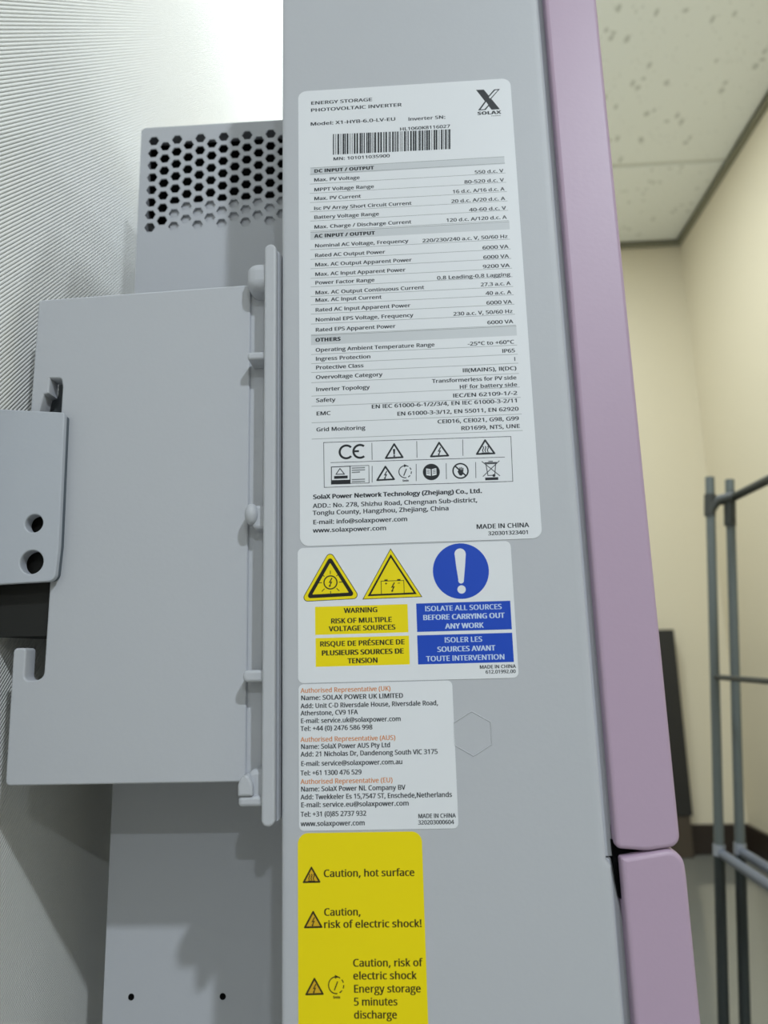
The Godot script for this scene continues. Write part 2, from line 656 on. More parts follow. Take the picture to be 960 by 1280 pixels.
	write(im, "9200 VA", 125.22, 147.09, 18.13, 2.55, INK)
	write(im, "0.8 Leading-0.8 Lagging", 94.07, 153.77, 49.42, 2.55, INK)
	write(im, "27.3 a.c. A", 123.23, 160.24, 20.07, 2.55, INK)
	write(im, "40 a.c. A", 126.21, 166.69, 17.07, 2.55, INK)
	write(im, "6000 VA", 126.2, 173.68, 17.03, 2.55, INK)
	write(im, "230 a.c. V, 50/60 Hz", 103.83, 180.5, 39.52, 2.55, INK)
	write(im, "6000 VA", 125.98, 187.94, 17.29, 2.55, INK)
	write(im, "-25°C to +60°C", 112.31, 202.35, 30.81, 2.55, INK)
	write(im, "IP65", 134.63, 208.49, 8.66, 2.55, INK)
	write(im, "I", 142.39, 214.51, 0.9, 2.55, INK)
	write(im, "III(MAINS), II(DC)", 107.98, 220.91, 35.45, 2.55, INK)
	write(im, "Transformerless for PV side", 87.82, 227.33, 55.38, 2.55, INK)
	write(im, "HF for battery side", 105.46, 232.16, 37.8, 2.55, INK)
	write(im, "IEC/EN 62109-1/-2", 100.88, 238.02, 42.2, 2.55, INK)
	write(im, "EN IEC 61000-6-1/2/3/4, EN IEC 61000-3-2/11", 47.33, 243.15, 95.78, 2.55, INK)
	write(im, "EN 61000-3-3/12, EN 55011, EN 62920", 63.97, 248.85, 79.14, 2.55, INK)
	write(im, "CEI016, CEI021, G98, G99", 90.28, 255.47, 52.78, 2.55, INK)
	write(im, "RD1699, NTS, UNE", 105.21, 260.54, 38.07, 2.55, INK)
	write(im, "SolaX Power Network Technology (Zhejiang) Co., Ltd.", 8.35, 302.53, 108.28, 2.75, INK)
	write(im, "SolaX Power Network Technology (Zhejiang) Co., Ltd.", 8.53, 302.54, 108.28, 2.75, INK)
	write(im, "ADD.: No. 278, Shizhu Road, Chengnan Sub-district,", 8.31, 308.4, 105.07, 2.75, INK)
	write(im, "Tonglu County, Hangzhou, Zhejiang, China", 8.28, 313.07, 86.95, 2.75, INK)
	write(im, "E-mail: info@solaxpower.com", 8.23, 319.01, 60.44, 2.75, INK)
	write(im, "www.solaxpower.com", 8.19, 324.37, 46.87, 2.75, INK)
	write(im, "MADE IN CHINA", 111.65, 325.67, 33.05, 2.8, INK)
	write(im, "320301323401", 119.02, 329.91, 25.4, 2.3, INK)
	var bars := [V(24.86, 36.84), V(109.31, 38.57), V(108.61, 54.36), V(24.65, 53.36)]
	frame(im, [V(15.85, 265.08), V(137.12, 266.11), V(136.55, 295.82), V(15.9, 295.12)], 0.3, INK)
	stroke(im, V(20.2, 278.8), V(132.45, 279.69), 0.3, INK)
	stroke(im, V(47.32, 266.58), V(47.23, 278.05), 0.3, INK)
	stroke(im, V(76.46, 266.7), V(76.25, 277.76), 0.3, INK)
	stroke(im, V(106.15, 266.84), V(105.81, 277.69), 0.3, INK)
	stroke(im, V(47.14, 282.1), V(46.88, 293.05), 0.3, INK)
	stroke(im, V(75.57, 281.96), V(75.18, 293.24), 0.3, INK)
	stroke(im, V(94.84, 282.19), V(94.56, 292.73), 0.3, INK)
	stroke(im, V(113.69, 282.22), V(113.33, 292.74), 0.3, INK)
	arc(im, V(30.52, 272.01), 4.3, 1.35, 0.75, 5.53, INK)
	arc(im, V(39.49, 272.01), 4.3, 1.35, 0.9, 5.38, INK)
	stroke(im, V(35.55, 271.85), V(38.78, 271.8), 1.3, INK)
	warning_sign(im, V(61.81, 267.01), V(55.08, 277.82), V(67.91, 277.61), WHITE, INK, "mark")
	warning_sign(im, V(90.86, 267.3), V(84.23, 277.91), V(97.33, 277.71), WHITE, INK, "bolt")
	warning_sign(im, V(120.49, 266.89), V(113.76, 277.46), V(126.96, 277.46), WHITE, INK, "heat")
	warning_sign(im, V(55.69, 281.89), V(49.21, 292.23), V(61.97, 292), WHITE, INK, "bolt")
	frame(im, [V(20.7, 281.77), V(45.01, 281.64), V(44.92, 293.34), V(20.56, 292.94)], 0.3, INK)
	frame(im, [V(20.7, 281.77), V(32.87, 281.71), V(32.67, 293.22), V(20.56, 293.12)], 0.5, INK)
	poly(im, [V(20.95, 290.58), V(32.53, 290.67), V(32.67, 293.22), V(20.74, 293.12)], INK)
	warning_sign(im, V(26.24, 282.54), V(23.14, 287.01), V(29.56, 287.08), WHITE, INK, "")
	poly(im, [V(22.41, 287.89), V(31.15, 287.87), V(31.12, 289.7), V(22.39, 289.72)], INK)
	poly(im, [V(33.92, 282.67), V(42.49, 282.64), V(42.47, 283.38), V(33.91, 283.4)], GREY)
	poly(im, [V(33.9, 284.13), V(42.46, 284.11), V(42.44, 284.84), V(33.88, 284.87)], GREY)
	poly(im, [V(33.87, 285.6), V(39.22, 285.45), V(39.21, 286.18), V(33.86, 286.33)], GREY)
	poly(im, [V(33.78, 290.35), V(42.32, 290.32), V(42.31, 291.05), V(33.77, 291.08)], GREY)
	poly(im, [V(33.76, 291.81), V(42.29, 291.78), V(42.28, 292.51), V(33.75, 292.54)], GREY)
	timer(im, V(68.32, 286.79), 4.0, INK)
	book(im, V(85.09, 287.63), 5.4, INK, WHITE)
	no_touch(im, V(103.76, 287.65), 5.2, INK)
	bin(im, V(123.25, 287.34), INK)
	poly(im, [V(127.98, 7.89), V(133.48, 8.08), V(143.89, 24.79), V(138.07, 24.78)], INK)
	poly(im, [V(140.75, 8.41), V(144.84, 8.29), V(137.64, 16.6), V(136, 14.02)], INK)
	poly(im, [V(141.42, 9.07), V(143.55, 9.02), V(137.5, 15.77), V(136.69, 14.48)], WHITE)
	poly(im, [V(128.53, 24.72), V(133.84, 24.69), V(136.87, 20.83), V(134.45, 16.57)], INK)
	poly(im, [V(130.34, 24.04), V(133.16, 24.03), V(135.99, 20.77), V(134.55, 18.01)], WHITE)
	write(im, "SOLAX", 127.81, 28.51, 16.76, 2.5, INK, true)
	write(im, "POWER", 137.41, 30.35, 6.7, 0.9, GREY)
	var rng := RandomNumberGenerator.new()
	rng.seed = 11
	var t := 0.0
	while t < 0.985:
		var w := rng.randi_range(1, 3) * 0.0045
		var a := Vector2(bars[0]).lerp(bars[1], t)
		var b := Vector2(bars[3]).lerp(bars[2], t)
		var d := V((bars[1].x - bars[0].x) * minf(w, 1.0 - t), 0)
		poly(im, [a, a + d, b + d, b], INK)
		t += w + rng.randi_range(1, 3) * 0.0042
	return im


func warning_print() -> Image:
	var im := sheet(134.3, 83.6, 8.0, WHITE)
	sun_sign(im, V(20.6, 1.8), V(1.64, 34.02), V(39.51, 33.15))
	battery_sign(im, V(58.98, 2.15), V(40.6, 33.65), V(77.86, 33.23))
	disc(im, V(102.44, 17.81), 17.4, BLUE)
	poly(im, [V(99.04, 7), V(106.08, 6.92), V(105.23, 14.76), V(104.01, 24.1), V(100.75, 24.16), V(99.63, 14.58)], WHITE)
	disc(im, V(102.48, 7.11), 3.5, WHITE)
	disc(im, V(102.31, 23.89), 1.75, WHITE)
	disc(im, V(102.37, 29.33), 2.6, WHITE)
	bar(im, 10.84, 37.41, 68.51, 54.64, YELLOW)
	bar(im, 10.99, 56.69, 68.72, 74, YELLOW)
	bar(im, 73.92, 37.23, 131.84, 54.58, BLUE)
	bar(im, 73.84, 56.69, 131.88, 74.2, BLUE)
	write(im, "WARNING", 28.72, 41.73, 20.89, 3.0, DARK)
	write(im, "WARNING", 28.88, 41.73, 20.89, 3.0, DARK)
	write(im, "RISK OF MULTIPLE", 20.36, 47.97, 38.1, 3.0, DARK)
	write(im, "RISK OF MULTIPLE", 20.52, 47.97, 38.1, 3.0, DARK)
	write(im, "VOLTAGE SOURCES", 19.21, 52.73, 41.28, 3.0, DARK)
	write(im, "VOLTAGE SOURCES", 19.36, 52.73, 41.28, 3.0, DARK)
	write(im, "RISQUE DE PRÉSENCE DE", 13.36, 61.78, 52.56, 3.0, DARK)
	write(im, "RISQUE DE PRÉSENCE DE", 13.51, 61.78, 52.56, 3.0, DARK)
	write(im, "PLUSIEURS SOURCES DE", 14.39, 67.37, 50.73, 3.0, DARK)
	write(im, "PLUSIEURS SOURCES DE", 14.54, 67.38, 50.73, 3.0, DARK)
	write(im, "TENSION", 30.55, 72.42, 18.62, 3.0, DARK)
	write(im, "TENSION", 30.71, 72.42, 18.62, 3.0, DARK)
	write(im, "ISOLATE ALL SOURCES", 78.93, 42.14, 47.39, 3.1, PALE)
	write(im, "ISOLATE ALL SOURCES", 79.09, 42.14, 47.39, 3.1, PALE)
	write(im, "BEFORE CARRYING OUT", 77.5, 47.49, 50.18, 3.1, PALE)
	write(im, "BEFORE CARRYING OUT", 77.66, 47.5, 50.18, 3.1, PALE)
	write(im, "ANY WORK", 91.12, 53.13, 23.28, 3.1, PALE)
	write(im, "ANY WORK", 91.28, 53.13, 23.28, 3.1, PALE)
	write(im, "ISOLER LES", 90.16, 61.5, 23.19, 3.1, PALE)
	write(im, "ISOLER LES", 90.31, 61.5, 23.19, 3.1, PALE)
	write(im, "SOURCES AVANT", 85.65, 66.95, 35.3, 3.1, PALE)
	write(im, "SOURCES AVANT", 85.8, 66.96, 35.3, 3.1, PALE)
	write(im, "TOUTE INTERVENTION", 78.71, 72.47, 47.82, 3.1, PALE)
	write(im, "TOUTE INTERVENTION", 78.87, 72.48, 47.82, 3.1, PALE)
	write(im, "MADE IN CHINA", 110.84, 77.65, 21.88, 2.0, INK)
	write(im, "612.01992.00", 114.45, 80.66, 18.23, 2.0, INK)
	return im


func contact_print() -> Image:
	var im := sheet(93.8, 84.2, 8.0, WHITE)
	write(im, "Authorised Representative (UK)", 1.18, 5.13, 54.96, 2.7, RUST)
	write(im, "Name: SOLAX POWER UK LIMITED", 1.16, 9.53, 62.51, 2.7, INK)
	write(im, "Add: Unit C-D Riversdale House, Riversdale Road,", 1.14, 14.25, 83.51, 2.7, INK)
	write(im, "Atherstone, CV9 1FA", 1.13, 18.5, 34.76, 2.7, INK)
	write(im, "E-mail: service.uk@solaxpower.com", 1.11, 23, 60.94, 2.7, INK)
	write(im, "Tel: +44 (0) 2476 586 998", 1.09, 27.53, 43.57, 2.7, INK)
	write(im, "Authorised Representative (AUS)", 1.06, 33.81, 57.28, 2.7, RUST)
	write(im, "Name: SolaX Power AUS Pty Ltd", 1.05, 37.93, 54.17, 2.7, INK)
	write(im, "Add: 21 Nicholas Dr, Dandenong South VIC 3175", 1.03, 42.4, 82.24, 2.7, INK)
	write(im, "E-mail: service@solaxpower.com.au", 1.01, 47.68, 61.11, 2.7, INK)
	write(im, "Tel: +61 1300 476 529", 0.98, 53.08, 36.62, 2.7, INK)
	write(im, "Authorised Representative (EU)", 0.96, 58.01, 55, 2.7, RUST)
	write(im, "Name: SolaX Power NL Company BV", 0.95, 62.19, 62.36, 2.7, INK)
	write(im, "Add: Twekkeler Es 15,7547 ST, Enschede,Netherlands", 0.93, 66.69, 89.81, 2.7, INK)
	write(im, "E-mail: service.eu@solaxpower.com", 0.91, 71.12, 64.24, 2.7, INK)
	write(im, "Tel: +31 (0)85 2737 932", 0.89, 76.32, 38.96, 2.7, INK)
	write(im, "www.solaxpower.com", 0.87, 81.58, 38.04, 2.7, INK)
	write(im, "MADE IN CHINA", 70.32, 78.27, 22.02, 2.35, INK)
	write(im, "320203000604", 70.19, 81.79, 21.05, 2.3, INK)
	return im


func caution_print() -> Image:
	var im := sheet(73.0, 179.7, 7.0, YELLOW)
	write(im, "Caution, hot surface", 14.89, 24.06, 53.19, 3.9, BROWN)
	write(im, "Caution,", 14.87, 44.75, 21.61, 3.9, BROWN)
	write(im, "risk of electric shock!", 14.61, 51.19, 56.81, 3.9, BROWN)
	write(im, "Caution, risk of", 31.08, 71.39, 39.41, 3.9, BROWN)
	write(im, "electric shock", 31.06, 78.05, 36.08, 3.9, BROWN)
	write(im, "Energy storage", 31.31, 84.69, 38.22, 3.9, BROWN)
	write(im, "5 minutes", 31.19, 91.37, 24.9, 3.9, BROWN)
	write(im, "discharge", 31.26, 97.92, 24.45, 3.9, BROWN)
	warning_sign(im, V(7.99, 17.97), V(2.55, 27.2), V(13.49, 27.05), AMBER, BROWN, "heat")
	warning_sign(im, V(8.79, 41.72), V(3.12, 51.28), V(14.51, 51.12), AMBER, BROWN, "bolt")
	warning_sign(im, V(9.29, 76.67), V(3.71, 86.03), V(14.82, 85.74), AMBER, BROWN, "bolt")
	timer(im, V(21.62, 80.92), 4.3, BROWN)
	return im


# ------------------------------------------------------------------ the room
func room() -> void:
	var beige := paint(Color8(214, 204, 178), 0.85)
	beige.normal_enabled = true
	beige.normal_texture = noise_map(0.02, 256, 5, true, 1.5)
	beige.normal_scale = 0.25
	beige.uv1_triplanar = true
	beige.uv1_world_triplanar = true
	beige.uv1_scale = Vector3(4, 4, 4)
	structure("wall_right", slab(Vector3(1.32, -0.1, -2.9), Vector3(1.42, 2.9, 0.3)), beige, "beige painted side wall behind the metal rack")
	structure("wall_back", slab(Vector3(-0.385, -0.1, -2.895), Vector3(1.32, 2.9, -2.795)), beige, "beige painted wall at the far end of the room")
	structure("wall_front", slab(Vector3(-0.385, -0.1, 7.8), Vector3(3.6, 2.9, 7.9)), beige, "beige wall closing the room behind the viewer")
	structure("wall_side", slab(Vector3(3.5, -0.1, 0.2), Vector3(3.6, 2.9, 7.8)), beige, "beige wall of the wider part of the room")
	structure("wall_return", slab(Vector3(1.42, -0.1, 0.2), Vector3(3.5, 2.9, 0.3)), beige, "short beige wall where the room widens")
	structure("wall_left", slab(Vector3(-0.385, -0.1, -2.795), Vector3(-0.285, 2.9, 7.8)), wallpaper(), "off-white ribbed wall covering that carries the inverter")
	var tile := paint(Color8(120, 120, 112), 0.26, 0.0, 0.7)
	tile.roughness_texture = noise_map(0.01, 256, 8, false)
	structure("floor", slab(Vector3(-0.285, -0.1, -2.795), Vector3(3.5, 0.0, 7.8)), tile, "pale glossy floor reflecting the rack and the wall")
	var brown := paint(Color8(46, 37, 29), 0.4)
	structure("baseboard_back", slab(Vector3(-0.285, 0.0, -2.795), Vector3(1.32, 0.115, -2.78), 3.0), brown, "dark brown skirting along the far wall")
	structure("baseboard_right", slab(Vector3(1.305, 0.0, -2.78), Vector3(1.32, 0.115, 0.3)), brown, "dark brown skirting along the wall behind the rack")
	ceiling()


func wallpaper() -> StandardMaterial3D:
	var n := 256
	var im := Image.create(n, n, false, Image.FORMAT_L8)
	var rng := RandomNumberGenerator.new()
	rng.seed = 3
	for y in n:
		for x in n:
			var across := fposmod((x + y) / 32.0, 1.0)
			var along := fposmod((x - y) / 32.0 + floorf((x + y) / 32.0) * 0.5, 1.0)
			var rib := pow(sin(across * PI), 0.8)
			var thread := 0.5 + 0.5 * cos(along * TAU * 2.0)
			im.set_pixel(x, y, Color.from_hsv(0, 0, clampf(rib * (0.8 + 0.2 * thread) + rng.randf_range(-0.05, 0.05), 0.0, 1.0)))
	var t := ImageTexture.create_from_image(im)
	var m := paint(Color8(228, 228, 224), 0.9)
	m.uv1_triplanar = true
	m.uv1_world_triplanar = true
	m.uv1_scale = Vector3.ONE / 0.028
	m.heightmap_enabled = true
	m.heightmap_texture = t
	m.heightmap_scale = 0.06
	return m


func ceiling() -> void:
	var white := paint(Color8(214, 214, 200), 0.9)
	var board := structure("ceiling", slab(Vector3(-0.285, 2.782, -2.795), Vector3(3.5, 2.9, 7.8)), white, "suspended ceiling of pale pinholed tiles")
	var dots := Image.create(512, 512, false, Image.FORMAT_RGB8)
	dots.fill(Color8(234, 236, 230))
	var rng := RandomNumberGenerator.new()
	rng.seed = 21
	texel = 1.0
	for k in 70:
		var c := V(rng.randf_range(8, 504), rng.randf_range(8, 504))
		poly(dots, Array(circle2(c.x, c.y, rng.randf_range(4.0, 7.5), 10, rng.randf_range(3.0, 7.0))), Color8(198, 200, 192))
	for k in 500:
		var c := V(rng.randf_range(4, 508), rng.randf_range(4, 508))
		poly(dots, Array(circle2(c.x, c.y, rng.randf_range(0.8, 1.8), 6)), Color8(200, 202, 195))
	var faced := paint(Color.WHITE, 0.95)
	faced.albedo_texture = ImageTexture.create_from_image(dots)
	var xs := [-0.27, 0.55, 1.305]
	var zs := [-2.775]
	for k in 9:
		zs.append(-2.2 + 1.2 * k)
	zs.append(7.79)
	for i in xs.size() - 1:
		for j in zs.size() - 1:
			var w: float = (xs[i + 1] - xs[i]) * 500.0 - 11.0
			var d: float = (zs[j + 1] - zs[j]) * 500.0 - 11.0
			var st := begin()
			prism(st, box2(-w, -d, w, d), -20.0, 0.0, edge(3.0, 2))
			var o := build("ceiling_tile", st, faced, board)
			o.position = Vector3((xs[i] + xs[i + 1]) / 2, 2.762, (zs[j] + zs[j + 1]) / 2)
			o.rotation.x = PI / 2
	var bars := paint(Color8(206, 207, 196), 0.6)
	for k in range(1, zs.size() - 1):
		build("tee_bar", slab(Vector3(-0.285, 2.767, zs[k] - 0.012), Vector3(1.32, 2.782, zs[k] + 0.012)), bars, board)
	for k in range(1, xs.size() - 1):
		build("tee_bar", slab(Vector3(xs[k] - 0.012, 2.7675, -2.795), Vector3(xs[k] + 0.012, 2.782, 7.8)), bars, board)
	var angle := paint(Color8(132, 130, 110), 0.7)  # dark olive puts the shadow gap at the ceiling edge into the colour
	structure("trim_1", slab(Vector3(-0.285, 2.742, -2.795), Vector3(1.32, 2.765, -2.775)), angle, "thin ceiling edge strip painted dark as a shadow gap along the far wall")
	structure("trim_2", slab(Vector3(1.3, 2.742, -2.775), Vector3(1.32, 2.765, 0.3)), angle, "thin ceiling edge strip painted dark as a shadow gap along the side wall")
	downlight(board, Vector3(1.0, 2.762, 1.85), LAMP)
	downlight(board, Vector3(0.95, 2.762, 4.05), LAMP)
	downlight(board, Vector3(0.13, 2.762, -0.81), LAMP * 0.28)
	downlight(board, Vector3(0.13, 2.762, -0.44), LAMP * 0.19)
	downlight(board, Vector3(0.4, 2.762, -1.9), LAMP * 0.25)  # unseen lamp added to brighten the far end of the room


const LAMP := 12.0


func downlight(board: Node3D, at: Vector3, power: float) -> void:
	var ring := begin()
	prism(ring, circle2(0, 0, 85, 40), -6.0, 6.0, edge(3.0, 3), [circle2(0, 0, 62, 40)], [0.0])
	var o := build("lamp_ring", ring, paint(Color8(235, 235, 232), 0.4), board)
	o.position = at
	o.rotation.x = PI / 2
	var glow := paint(Color8(250, 250, 245), 0.5)
	glow.emission_enabled = true
	glow.emission = Color(1.0, 0.98, 0.93)
	glow.emission_energy_multiplier = 2.0
	var lens := begin()
	prism(lens, circle2(0, 0, 62, 40), -6.0, 1.0)
	var l := build("lamp_lens", lens, glow, o)
	var a := AreaLight3D.new()
	a.name = "lamp_light"
	a.area_size = Vector2(0.1, 0.1)
	a.light_color = Color(0.93, 0.97, 1.0)
	a.light_energy = power
	a.area_range = 20.0
	a.shadow_enabled = true
	add_child(a, true)
	a.position = at - Vector3(0, 0.01, 0)
	a.rotation.x = -PI / 2


# ------------------------------------------------------------------ the inverter
func coat(c: Color, rough := 0.5) -> StandardMaterial3D:
	var m := paint(c, rough, 0.0, 0.45)
	m.normal_enabled = true
	m.normal_texture = noise_map(0.06, 256, 2, true, 2.0)
	m.normal_scale = 0.06
	m.uv1_triplanar = true
	m.uv1_world_triplanar = true
	m.uv1_scale = Vector3.ONE * 14.0
	return m


func sticker(called: String, parent: Node, x0: float, y0: float, x1: float, y1: float, r: float, im: Image, label: String) -> void:
	var st := begin()
	prism(st, box2(x0, y0, x1, y1, r, 8), 0.0, 0.3)
	var m := paint(Color.WHITE, 0.42, 0.0, 0.4)
	m.albedo_texture = ImageTexture.create_from_image(im)
	tag(build(called, st, m, parent), label)


func inverter() -> void:
	plain_font = SystemFont.new()
	plain_font.font_names = PackedStringArray(["Droid Sans"])
	bold_font = SystemFont.new()
	bold_font.font_names = PackedStringArray(["Droid Sans"])
	bold_font.font_weight = 700
	var grey := coat(Color8(183, 185, 191))
	var lavender := coat(Color8(179, 156, 178), 0.42)
	var black := paint(Color8(7, 7, 8), 0.8, 0.0, 0.2)
	var inv := thing("inverter", "large grey solar inverter with lavender front covers and white and yellow labels on its side", "inverter")

	var st := begin()
	prism(st, rounded([[-86.8, 380, 3], [103.4, 380, 3], [104.0, 719.0, 2.5], [101.6, 722.8, 0], [102.0, 1420, 3], [-86.8, 1420, 3]]), -400.0, 0.0, [V(0, 2.2), V(0.25, 1.3), V(0.9, 0.65), V(2.2, 0.22), V(4.0, 0.05), V(5.5, 0.0)])
	var body := build("body", st, grey, inv)

	st = begin()
	prism(st, box2(98.0, 722.8, 107.0, 740), -380.0, -8.0)
	prism(st, box2(98.0, 739.8, 112.0, 1412), -380.0, -8.0)
	build("cover_gasket", st, grey, inv)
	st = begin()
	prism(st, rounded([[99, 390, 0], [115, 390, 0], [112, 680, 0], [108.6, 700.4, 0], [107.4, 709, 2], [106.9, 717, 2], [105.9, 722.3, 1.2], [103.0, 721.5, 0], [99, 700, 0]], 3), -380.0, -8.5, edge(1.2, 2))
	build("cover_gasket", st, grey, inv)
	st = begin()
	prism(st, PackedVector2Array([V(106.4, 732), V(106.6, 717), V(107.2, 709), V(108.4, 700.4), V(111, 700), V(111.4, 721), V(124, 725), V(124, 732)]), -370.0, -6.0)
	tag(build("seam_shade", st, black, inv), "black filler painted for the shade in the gap between the covers")  # added black filler, standing for the deep shade of the open gap

	st = begin()
	prism(st, rounded([[107.3, 728.6, 3.5], [125, 727.0, 30], [144.2, 729.4, 7], [143.8, 1420, 3], [106.6, 1420, 3]], 6), -400.0, 0.6, edge(2.6, 4))
	tag(build("front_cover", st, lavender, inv), "upper lavender front cover")
	st = begin()
	prism(st, rounded([[109.3, 380, 3], [145.2, 380, 3], [145.7, 712, 6], [145.0, 729.0, 9], [128, 726.6, 40], [109.5, 723.8, 1.5]], 6), -400.0, 1.0, edge(2.8, 4))
	tag(build("front_cover", st, lavender, inv), "lower lavender front cover")

	# rear flange with its lugs
	st = begin()
	prism(st, box2(-98.7, 743.5, -90.6, 1122.6, 4.0, 6), -60.0, 1.4, edge(1.5, 3))
	prism(st, box2(-97.0, 745.0, -88.5, 1121.4, 3.0, 6), -60.0, -7.0)
	prism(st, box2(-95.0, 747, -86.2, 1120), -60.0, -34.0)
	var flange := build("rear_flange", st, grey, inv)
	for lug in [[-112.6, 1091.0, 1111.8, 7.4, -1.4, 7.0], [-110.8, 1039.4, 1044.8, 2.0, -1.8, 1.6], [-107.6, 923.4, 939.6, 4.0, -5.0, 2.5], [-111.6, 827.0, 834.4, 3.4, -1.8, 2.0], [-108.6, 754.6, 775.4, 5.0, -5.0, 3.0]]:
		st = begin()
		prism(st, rounded([[lug[0], lug[1], lug[3]], [-91.8, lug[1], 0], [-91.8, lug[2], 0], [lug[0], lug[2], lug[3]]], 6), -30.0, lug[4], edge(lug[5], 4))
		build("flange_lug", st, grey, flange)
	st = begin()
	dome(st, -107.7, 933.6, -6.0, 4.5, 7.2, 5.2)
	prism(st, circle2(-107.7, 933.6, 4.5, 24, 7.2), -26.0, -6.0)
	build("lug_boss", st, grey, flange)
	st = begin()
	prism(st, rounded([[-113.6, 760.4, 1], [-104.4, 760.4, 1], [-104.6, 767.0, 4], [-107.4, 773.0, 3], [-111.4, 772.4, 4], [-113.7, 767.0, 5]], 4), -28.0, -1.0, edge(1.6, 3))
	prism(st, box2(-113.5, 754.2, -96.0, 760.4, 2.2), -28.0, -2.4, edge(2.0, 3))
	build("lug_boss", st, grey, flange)

	# side arm that hangs on the wall bracket
	st = begin()
	prism(st, rounded([[-112.4, 766.2, 1.5], [-112.4, 1102.6, 1], [-266.8, 1098.9, 2], [-267.2, 985, 0], [-261.0, 985, 0], [-260.6, 1014.7, 3], [-258.2, 1026.6, 0], [-254.7, 1027.8, 0], [-254.6, 1038.7, 0], [-246.4, 1038.3, 2.5], [-245.2, 1032, 0], [-245.5, 831.6, 5.2], [-258.4, 831.0, 3.5], [-258.5, 852.2, 2.5], [-267.0, 852.2, 2.5], [-266.0, 766.6, 3]], 5), -28.5, -16.5, edge(1.0, 2))
	tag(build("mounting_arm", st, grey, inv), "broad grey side plate with hook slots")
	st = begin()
	prism(st, box2(-125, 768, -96, 1100), -60.0, -18.4)
	prism(st, box2(-240, 790, -96, 1080), -110.0, -60.0)
	build("heat_sink", st, grey, inv)
	var dull := coat(Color8(74, 78, 82), 0.45)
	st = begin()
	prism(st, rounded([[-263, 1000, 0], [-243.5, 1000, 0], [-243.5, 1025, 0], [-262, 1034, 0]]), -60.0, -34.0)
	prism(st, rounded([[-257, 1022, 0], [-243.5, 1016, 0], [-243.5, 1036, 0], [-257, 1046, 0]]), -80.0, -46.0)
	prism(st, box2(-272, 990, -238, 1070), -76.0, -62.0)
	build("hook_block", st, dull, inv)

	# rear housing with its perforated side
	var holes := []
	var cuts := []
	for c in 14:
		var cx := -232.3 + c * 10.98
		cuts.append(cx)
		for r in (8 if c % 2 == 0 else 7):
			holes.append(circle2(cx - r * 0.1, 1316.6 + c * 0.03 - r * 12.72 - (c % 2) * 6.36, 4.95, 6))
	st = begin()
	prism(st, rounded([[-244.6, 400, 1], [-87.2, 400, 0], [-87.2, 1331, 0], [-241.6, 1331, 0], [-244.6, 1328, 0]]), -131.0, -130.0, edge(0.3, 2), holes, cuts)
	var vent := build("vent_panel", st, grey, inv)
	tag(vent, "grey sheet panel with rows of hexagonal vent holes")
	st = begin()
	prism(st, box2(-244.6, 400, -242.8, 1329.5), -330.0, -131.4)
	prism(st, box2(-242.8, 400, -87.2, 401.8), -330.0, -131.4)
	prism(st, box2(-242.8, 1329.0, -87.2, 1330.8), -330.0, -131.4)
	prism(st, box2(-244.6, 400, -87.2, 1330.8), -332.0, -330.0)
	var housing := build("rear_housing", st, grey, inv)
	st = begin()
	prism(st, box2(-215.5, 1120, -87.4, 1252.4), -136.0, -133.0)
	build("inner_plate", st, grey, housing)
	st = begin()
	prism(st, box2(-242, 1256, -88, 1327), -230.0, -150.0)
	prism(st, box2(-213, 404, -88, 1256), -230.0, -150.0)
	build("vent_shade", st, black, housing)  # made-up black box, painted for the unlit inside behind the vent holes
	for x in [-223.5, -155.1]:
		st = begin()
		prism(st, circle2(x, 598.7, 2.3, 16), -130.2, -129.4, edge(0.5, 2))
		tag(build("screw", st, black, vent), "small black screw")

	# an embossed hexagon on the side
	st = begin()
	var hexagon := PackedVector2Array()
	var hole := PackedVector2Array()
	for k in 6:
		hexagon.append(V(28.4, 794.0) + Vector2.from_angle(PI / 2 + TAU * k / 6.0) * 13.2)
		hole.append(V(28.4, 794.0) + Vector2.from_angle(PI / 2 + TAU * k / 6.0) * 12.4)
	prism(st, hexagon, -0.5, 0.3, edge(0.25, 1), [hole], [28.4])
	build("embossed_hexagon", st, grey, body)

	sticker("rating_label", inv, -75.0, 910.5, 77.7, 1243.5, 6.0, rating_print(), "large white rating label with table and barcode")
	sticker("warning_label", inv, -76.5, 825.8, 57.8, 909.4, 3.5, warning_print(), "white label with yellow triangles and blue circle")
	sticker("contact_label", inv, -76.2, 741.0, 17.6, 825.2, 3.0, contact_print(), "white label of contact addresses with orange headings")
	sticker("caution_label", inv, -77.0, 560.0, -4.0, 739.7, 6.0, caution_print(), "yellow caution label")


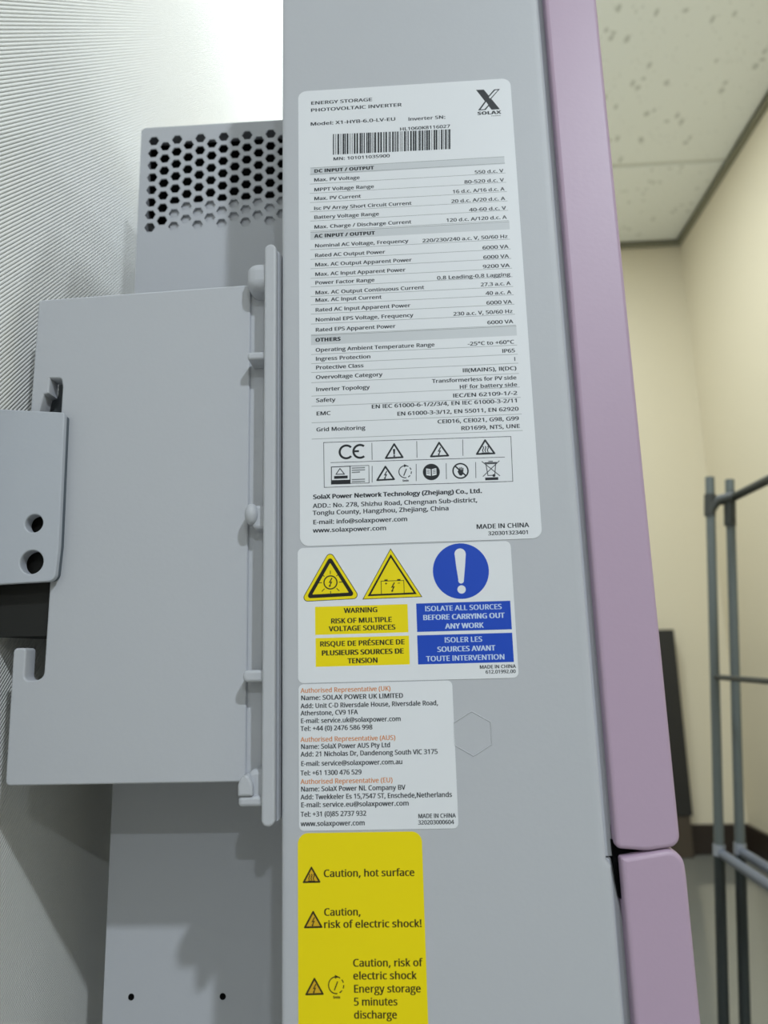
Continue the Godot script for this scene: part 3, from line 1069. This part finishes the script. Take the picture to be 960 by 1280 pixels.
func wall_bracket() -> void:
	var grey := coat(Color8(179, 183, 191))
	var dull := coat(Color8(30, 30, 28), 0.7)  # near-black colour stands in for the shade behind the bracket plate
	var t := thing("wall_bracket", "grey metal wall bracket plate with two round holes at the left edge", "bracket")
	var st := begin()
	prism(st, rounded([[-284.8, 893.2, 0], [-238.0, 894.4, 5], [-236.8, 918, 0], [-238.4, 1010.0, 2.0], [-284.8, 1014.6, 0]], 6), -12.2, -8.5, edge(0.8, 3), [circle2(-254.6, 933.4, 6.1), circle2(-254.4, 907.5, 7.9)], [-254.5])
	var plate := build("plate", st, grey, t)
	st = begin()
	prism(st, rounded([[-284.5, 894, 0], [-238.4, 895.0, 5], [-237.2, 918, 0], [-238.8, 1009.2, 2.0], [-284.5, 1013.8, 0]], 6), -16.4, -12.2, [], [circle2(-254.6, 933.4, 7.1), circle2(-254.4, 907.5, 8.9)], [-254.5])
	build("plate_shade", st, paint(Color8(88, 97, 106), 0.6), t)  # made-up slab; its dark blue-grey stands for shade beside the plate
	for hole in [[-254.6, 933.4, 6.1], [-254.4, 907.5, 7.9]]:
		st = begin()
		prism(st, circle2(hole[0], hole[1], hole[2] + 0.9), -17.0, -12.2, [], [circle2(hole[0], hole[1], hole[2] + 0.05)], [hole[0]])
		build("bush", st, grey, plate)
	st = begin()
	prism(st, box2(-284.8, 897, -270, 1008), -120.0, -12.2)
	build("wall_flange", st, dull, t)
	st = begin()
	prism(st, box2(-284.8, 860, -246.5, 1000), -120.0, -22.0)
	build("light_blocker", st, dull, t)  # added block that stops lamp light coming through the slot


# ------------------------------------------------------------------ far end of the room
func rack() -> void:
	var steel := paint(Color8(100, 107, 105), 0.4, 0.3)
	var dark := paint(Color8(52, 54, 48), 0.5)
	var low := paint(Color8(46, 52, 52), 0.45, 0.2)  # darker copy of the steel, standing for shade on the lower posts
	var silver := paint(Color8(158, 162, 170), 0.3, 0.4)
	var blueish := paint(Color8(112, 118, 130), 0.35, 0.4)
	var t := thing("metal_rack", "slender grey tubular metal rack with dark rails to the right of the inverter", "rack")
	var feet := [Vector3(0.511, 0.0, -1.05), Vector3(0.549, 0.0, -1.05)]
	var joints := [Vector3(0.551, 0.457, -1.05), Vector3(0.590, 0.459, -1.05)]
	var tops := [Vector3(0.615, 1.187, -1.05), Vector3(0.655, 1.18, -1.05)]
	for near in [0.0, 0.75]:
		var o := Vector3(0, 0, near)
		for i in 2:
			var st := begin()
			tube(st, [joints[i] + o, tops[i] + o], 0.0092)
			build("post", st, steel, t)
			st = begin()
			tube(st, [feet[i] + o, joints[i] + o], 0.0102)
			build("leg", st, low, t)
			st = begin()
			tube(st, [joints[i] + o + Vector3(-0.0009, -0.008, 0), joints[i] + o + Vector3(0.0010, 0.012, 0)], 0.0112)
			build("joint", st, silver, t)
		var clamp := begin()
		tube(clamp, [Vector3(0.607, 1.117, -1.05) + o, Vector3(0.622, 1.136, -1.05) + o, Vector3(0.652, 1.142, -1.045) + o, Vector3(0.660, 1.150, -1.04) + o], 0.0115)
		tube(clamp, [Vector3(0.6445, 1.083, -1.05) + o, Vector3(0.6515, 1.15, -1.05) + o], 0.0118)
		tube(clamp, [Vector3(0.606, 1.105, -1.05) + o, Vector3(0.611, 1.15, -1.05) + o], 0.0112)
		build("clamp", clamp, dark, t)
	var st2 := begin()
	tube(st2, [Vector3(0.657, 1.142, -1.06), Vector3(0.657, 1.142, -0.29)], 0.0088)
	build("top_rail", st2, dark, t)
	st2 = begin()
	tube(st2, [Vector3(0.579, 0.780, -1.05), Vector3(0.579, 0.780, -0.30)], 0.0052)
	build("middle_rail", st2, dark, t)
	for i in 2:
		st2 = begin()
		tube(st2, [joints[i] + Vector3(0.002, -0.003, 0), joints[i] + Vector3(0.002, -0.003, 0.75)], 0.0088)
		build("lower_rail", st2, blueish, t)


func black_panel() -> void:
	var t := thing("tall_panel", "tall thin black panel against the far wall beside the lavender cover", "panel")
	build("panel", slab(Vector3(0.70, 0.16, -2.775), Vector3(1.08, 0.913, -2.73), 4.0), paint(Color8(34, 32, 28), 0.5), t)
	build("plinth", slab(Vector3(0.70, 0.0, -2.775), Vector3(1.07, 0.16, -2.735), 3.0), paint(Color8(74, 64, 52), 0.4), t)
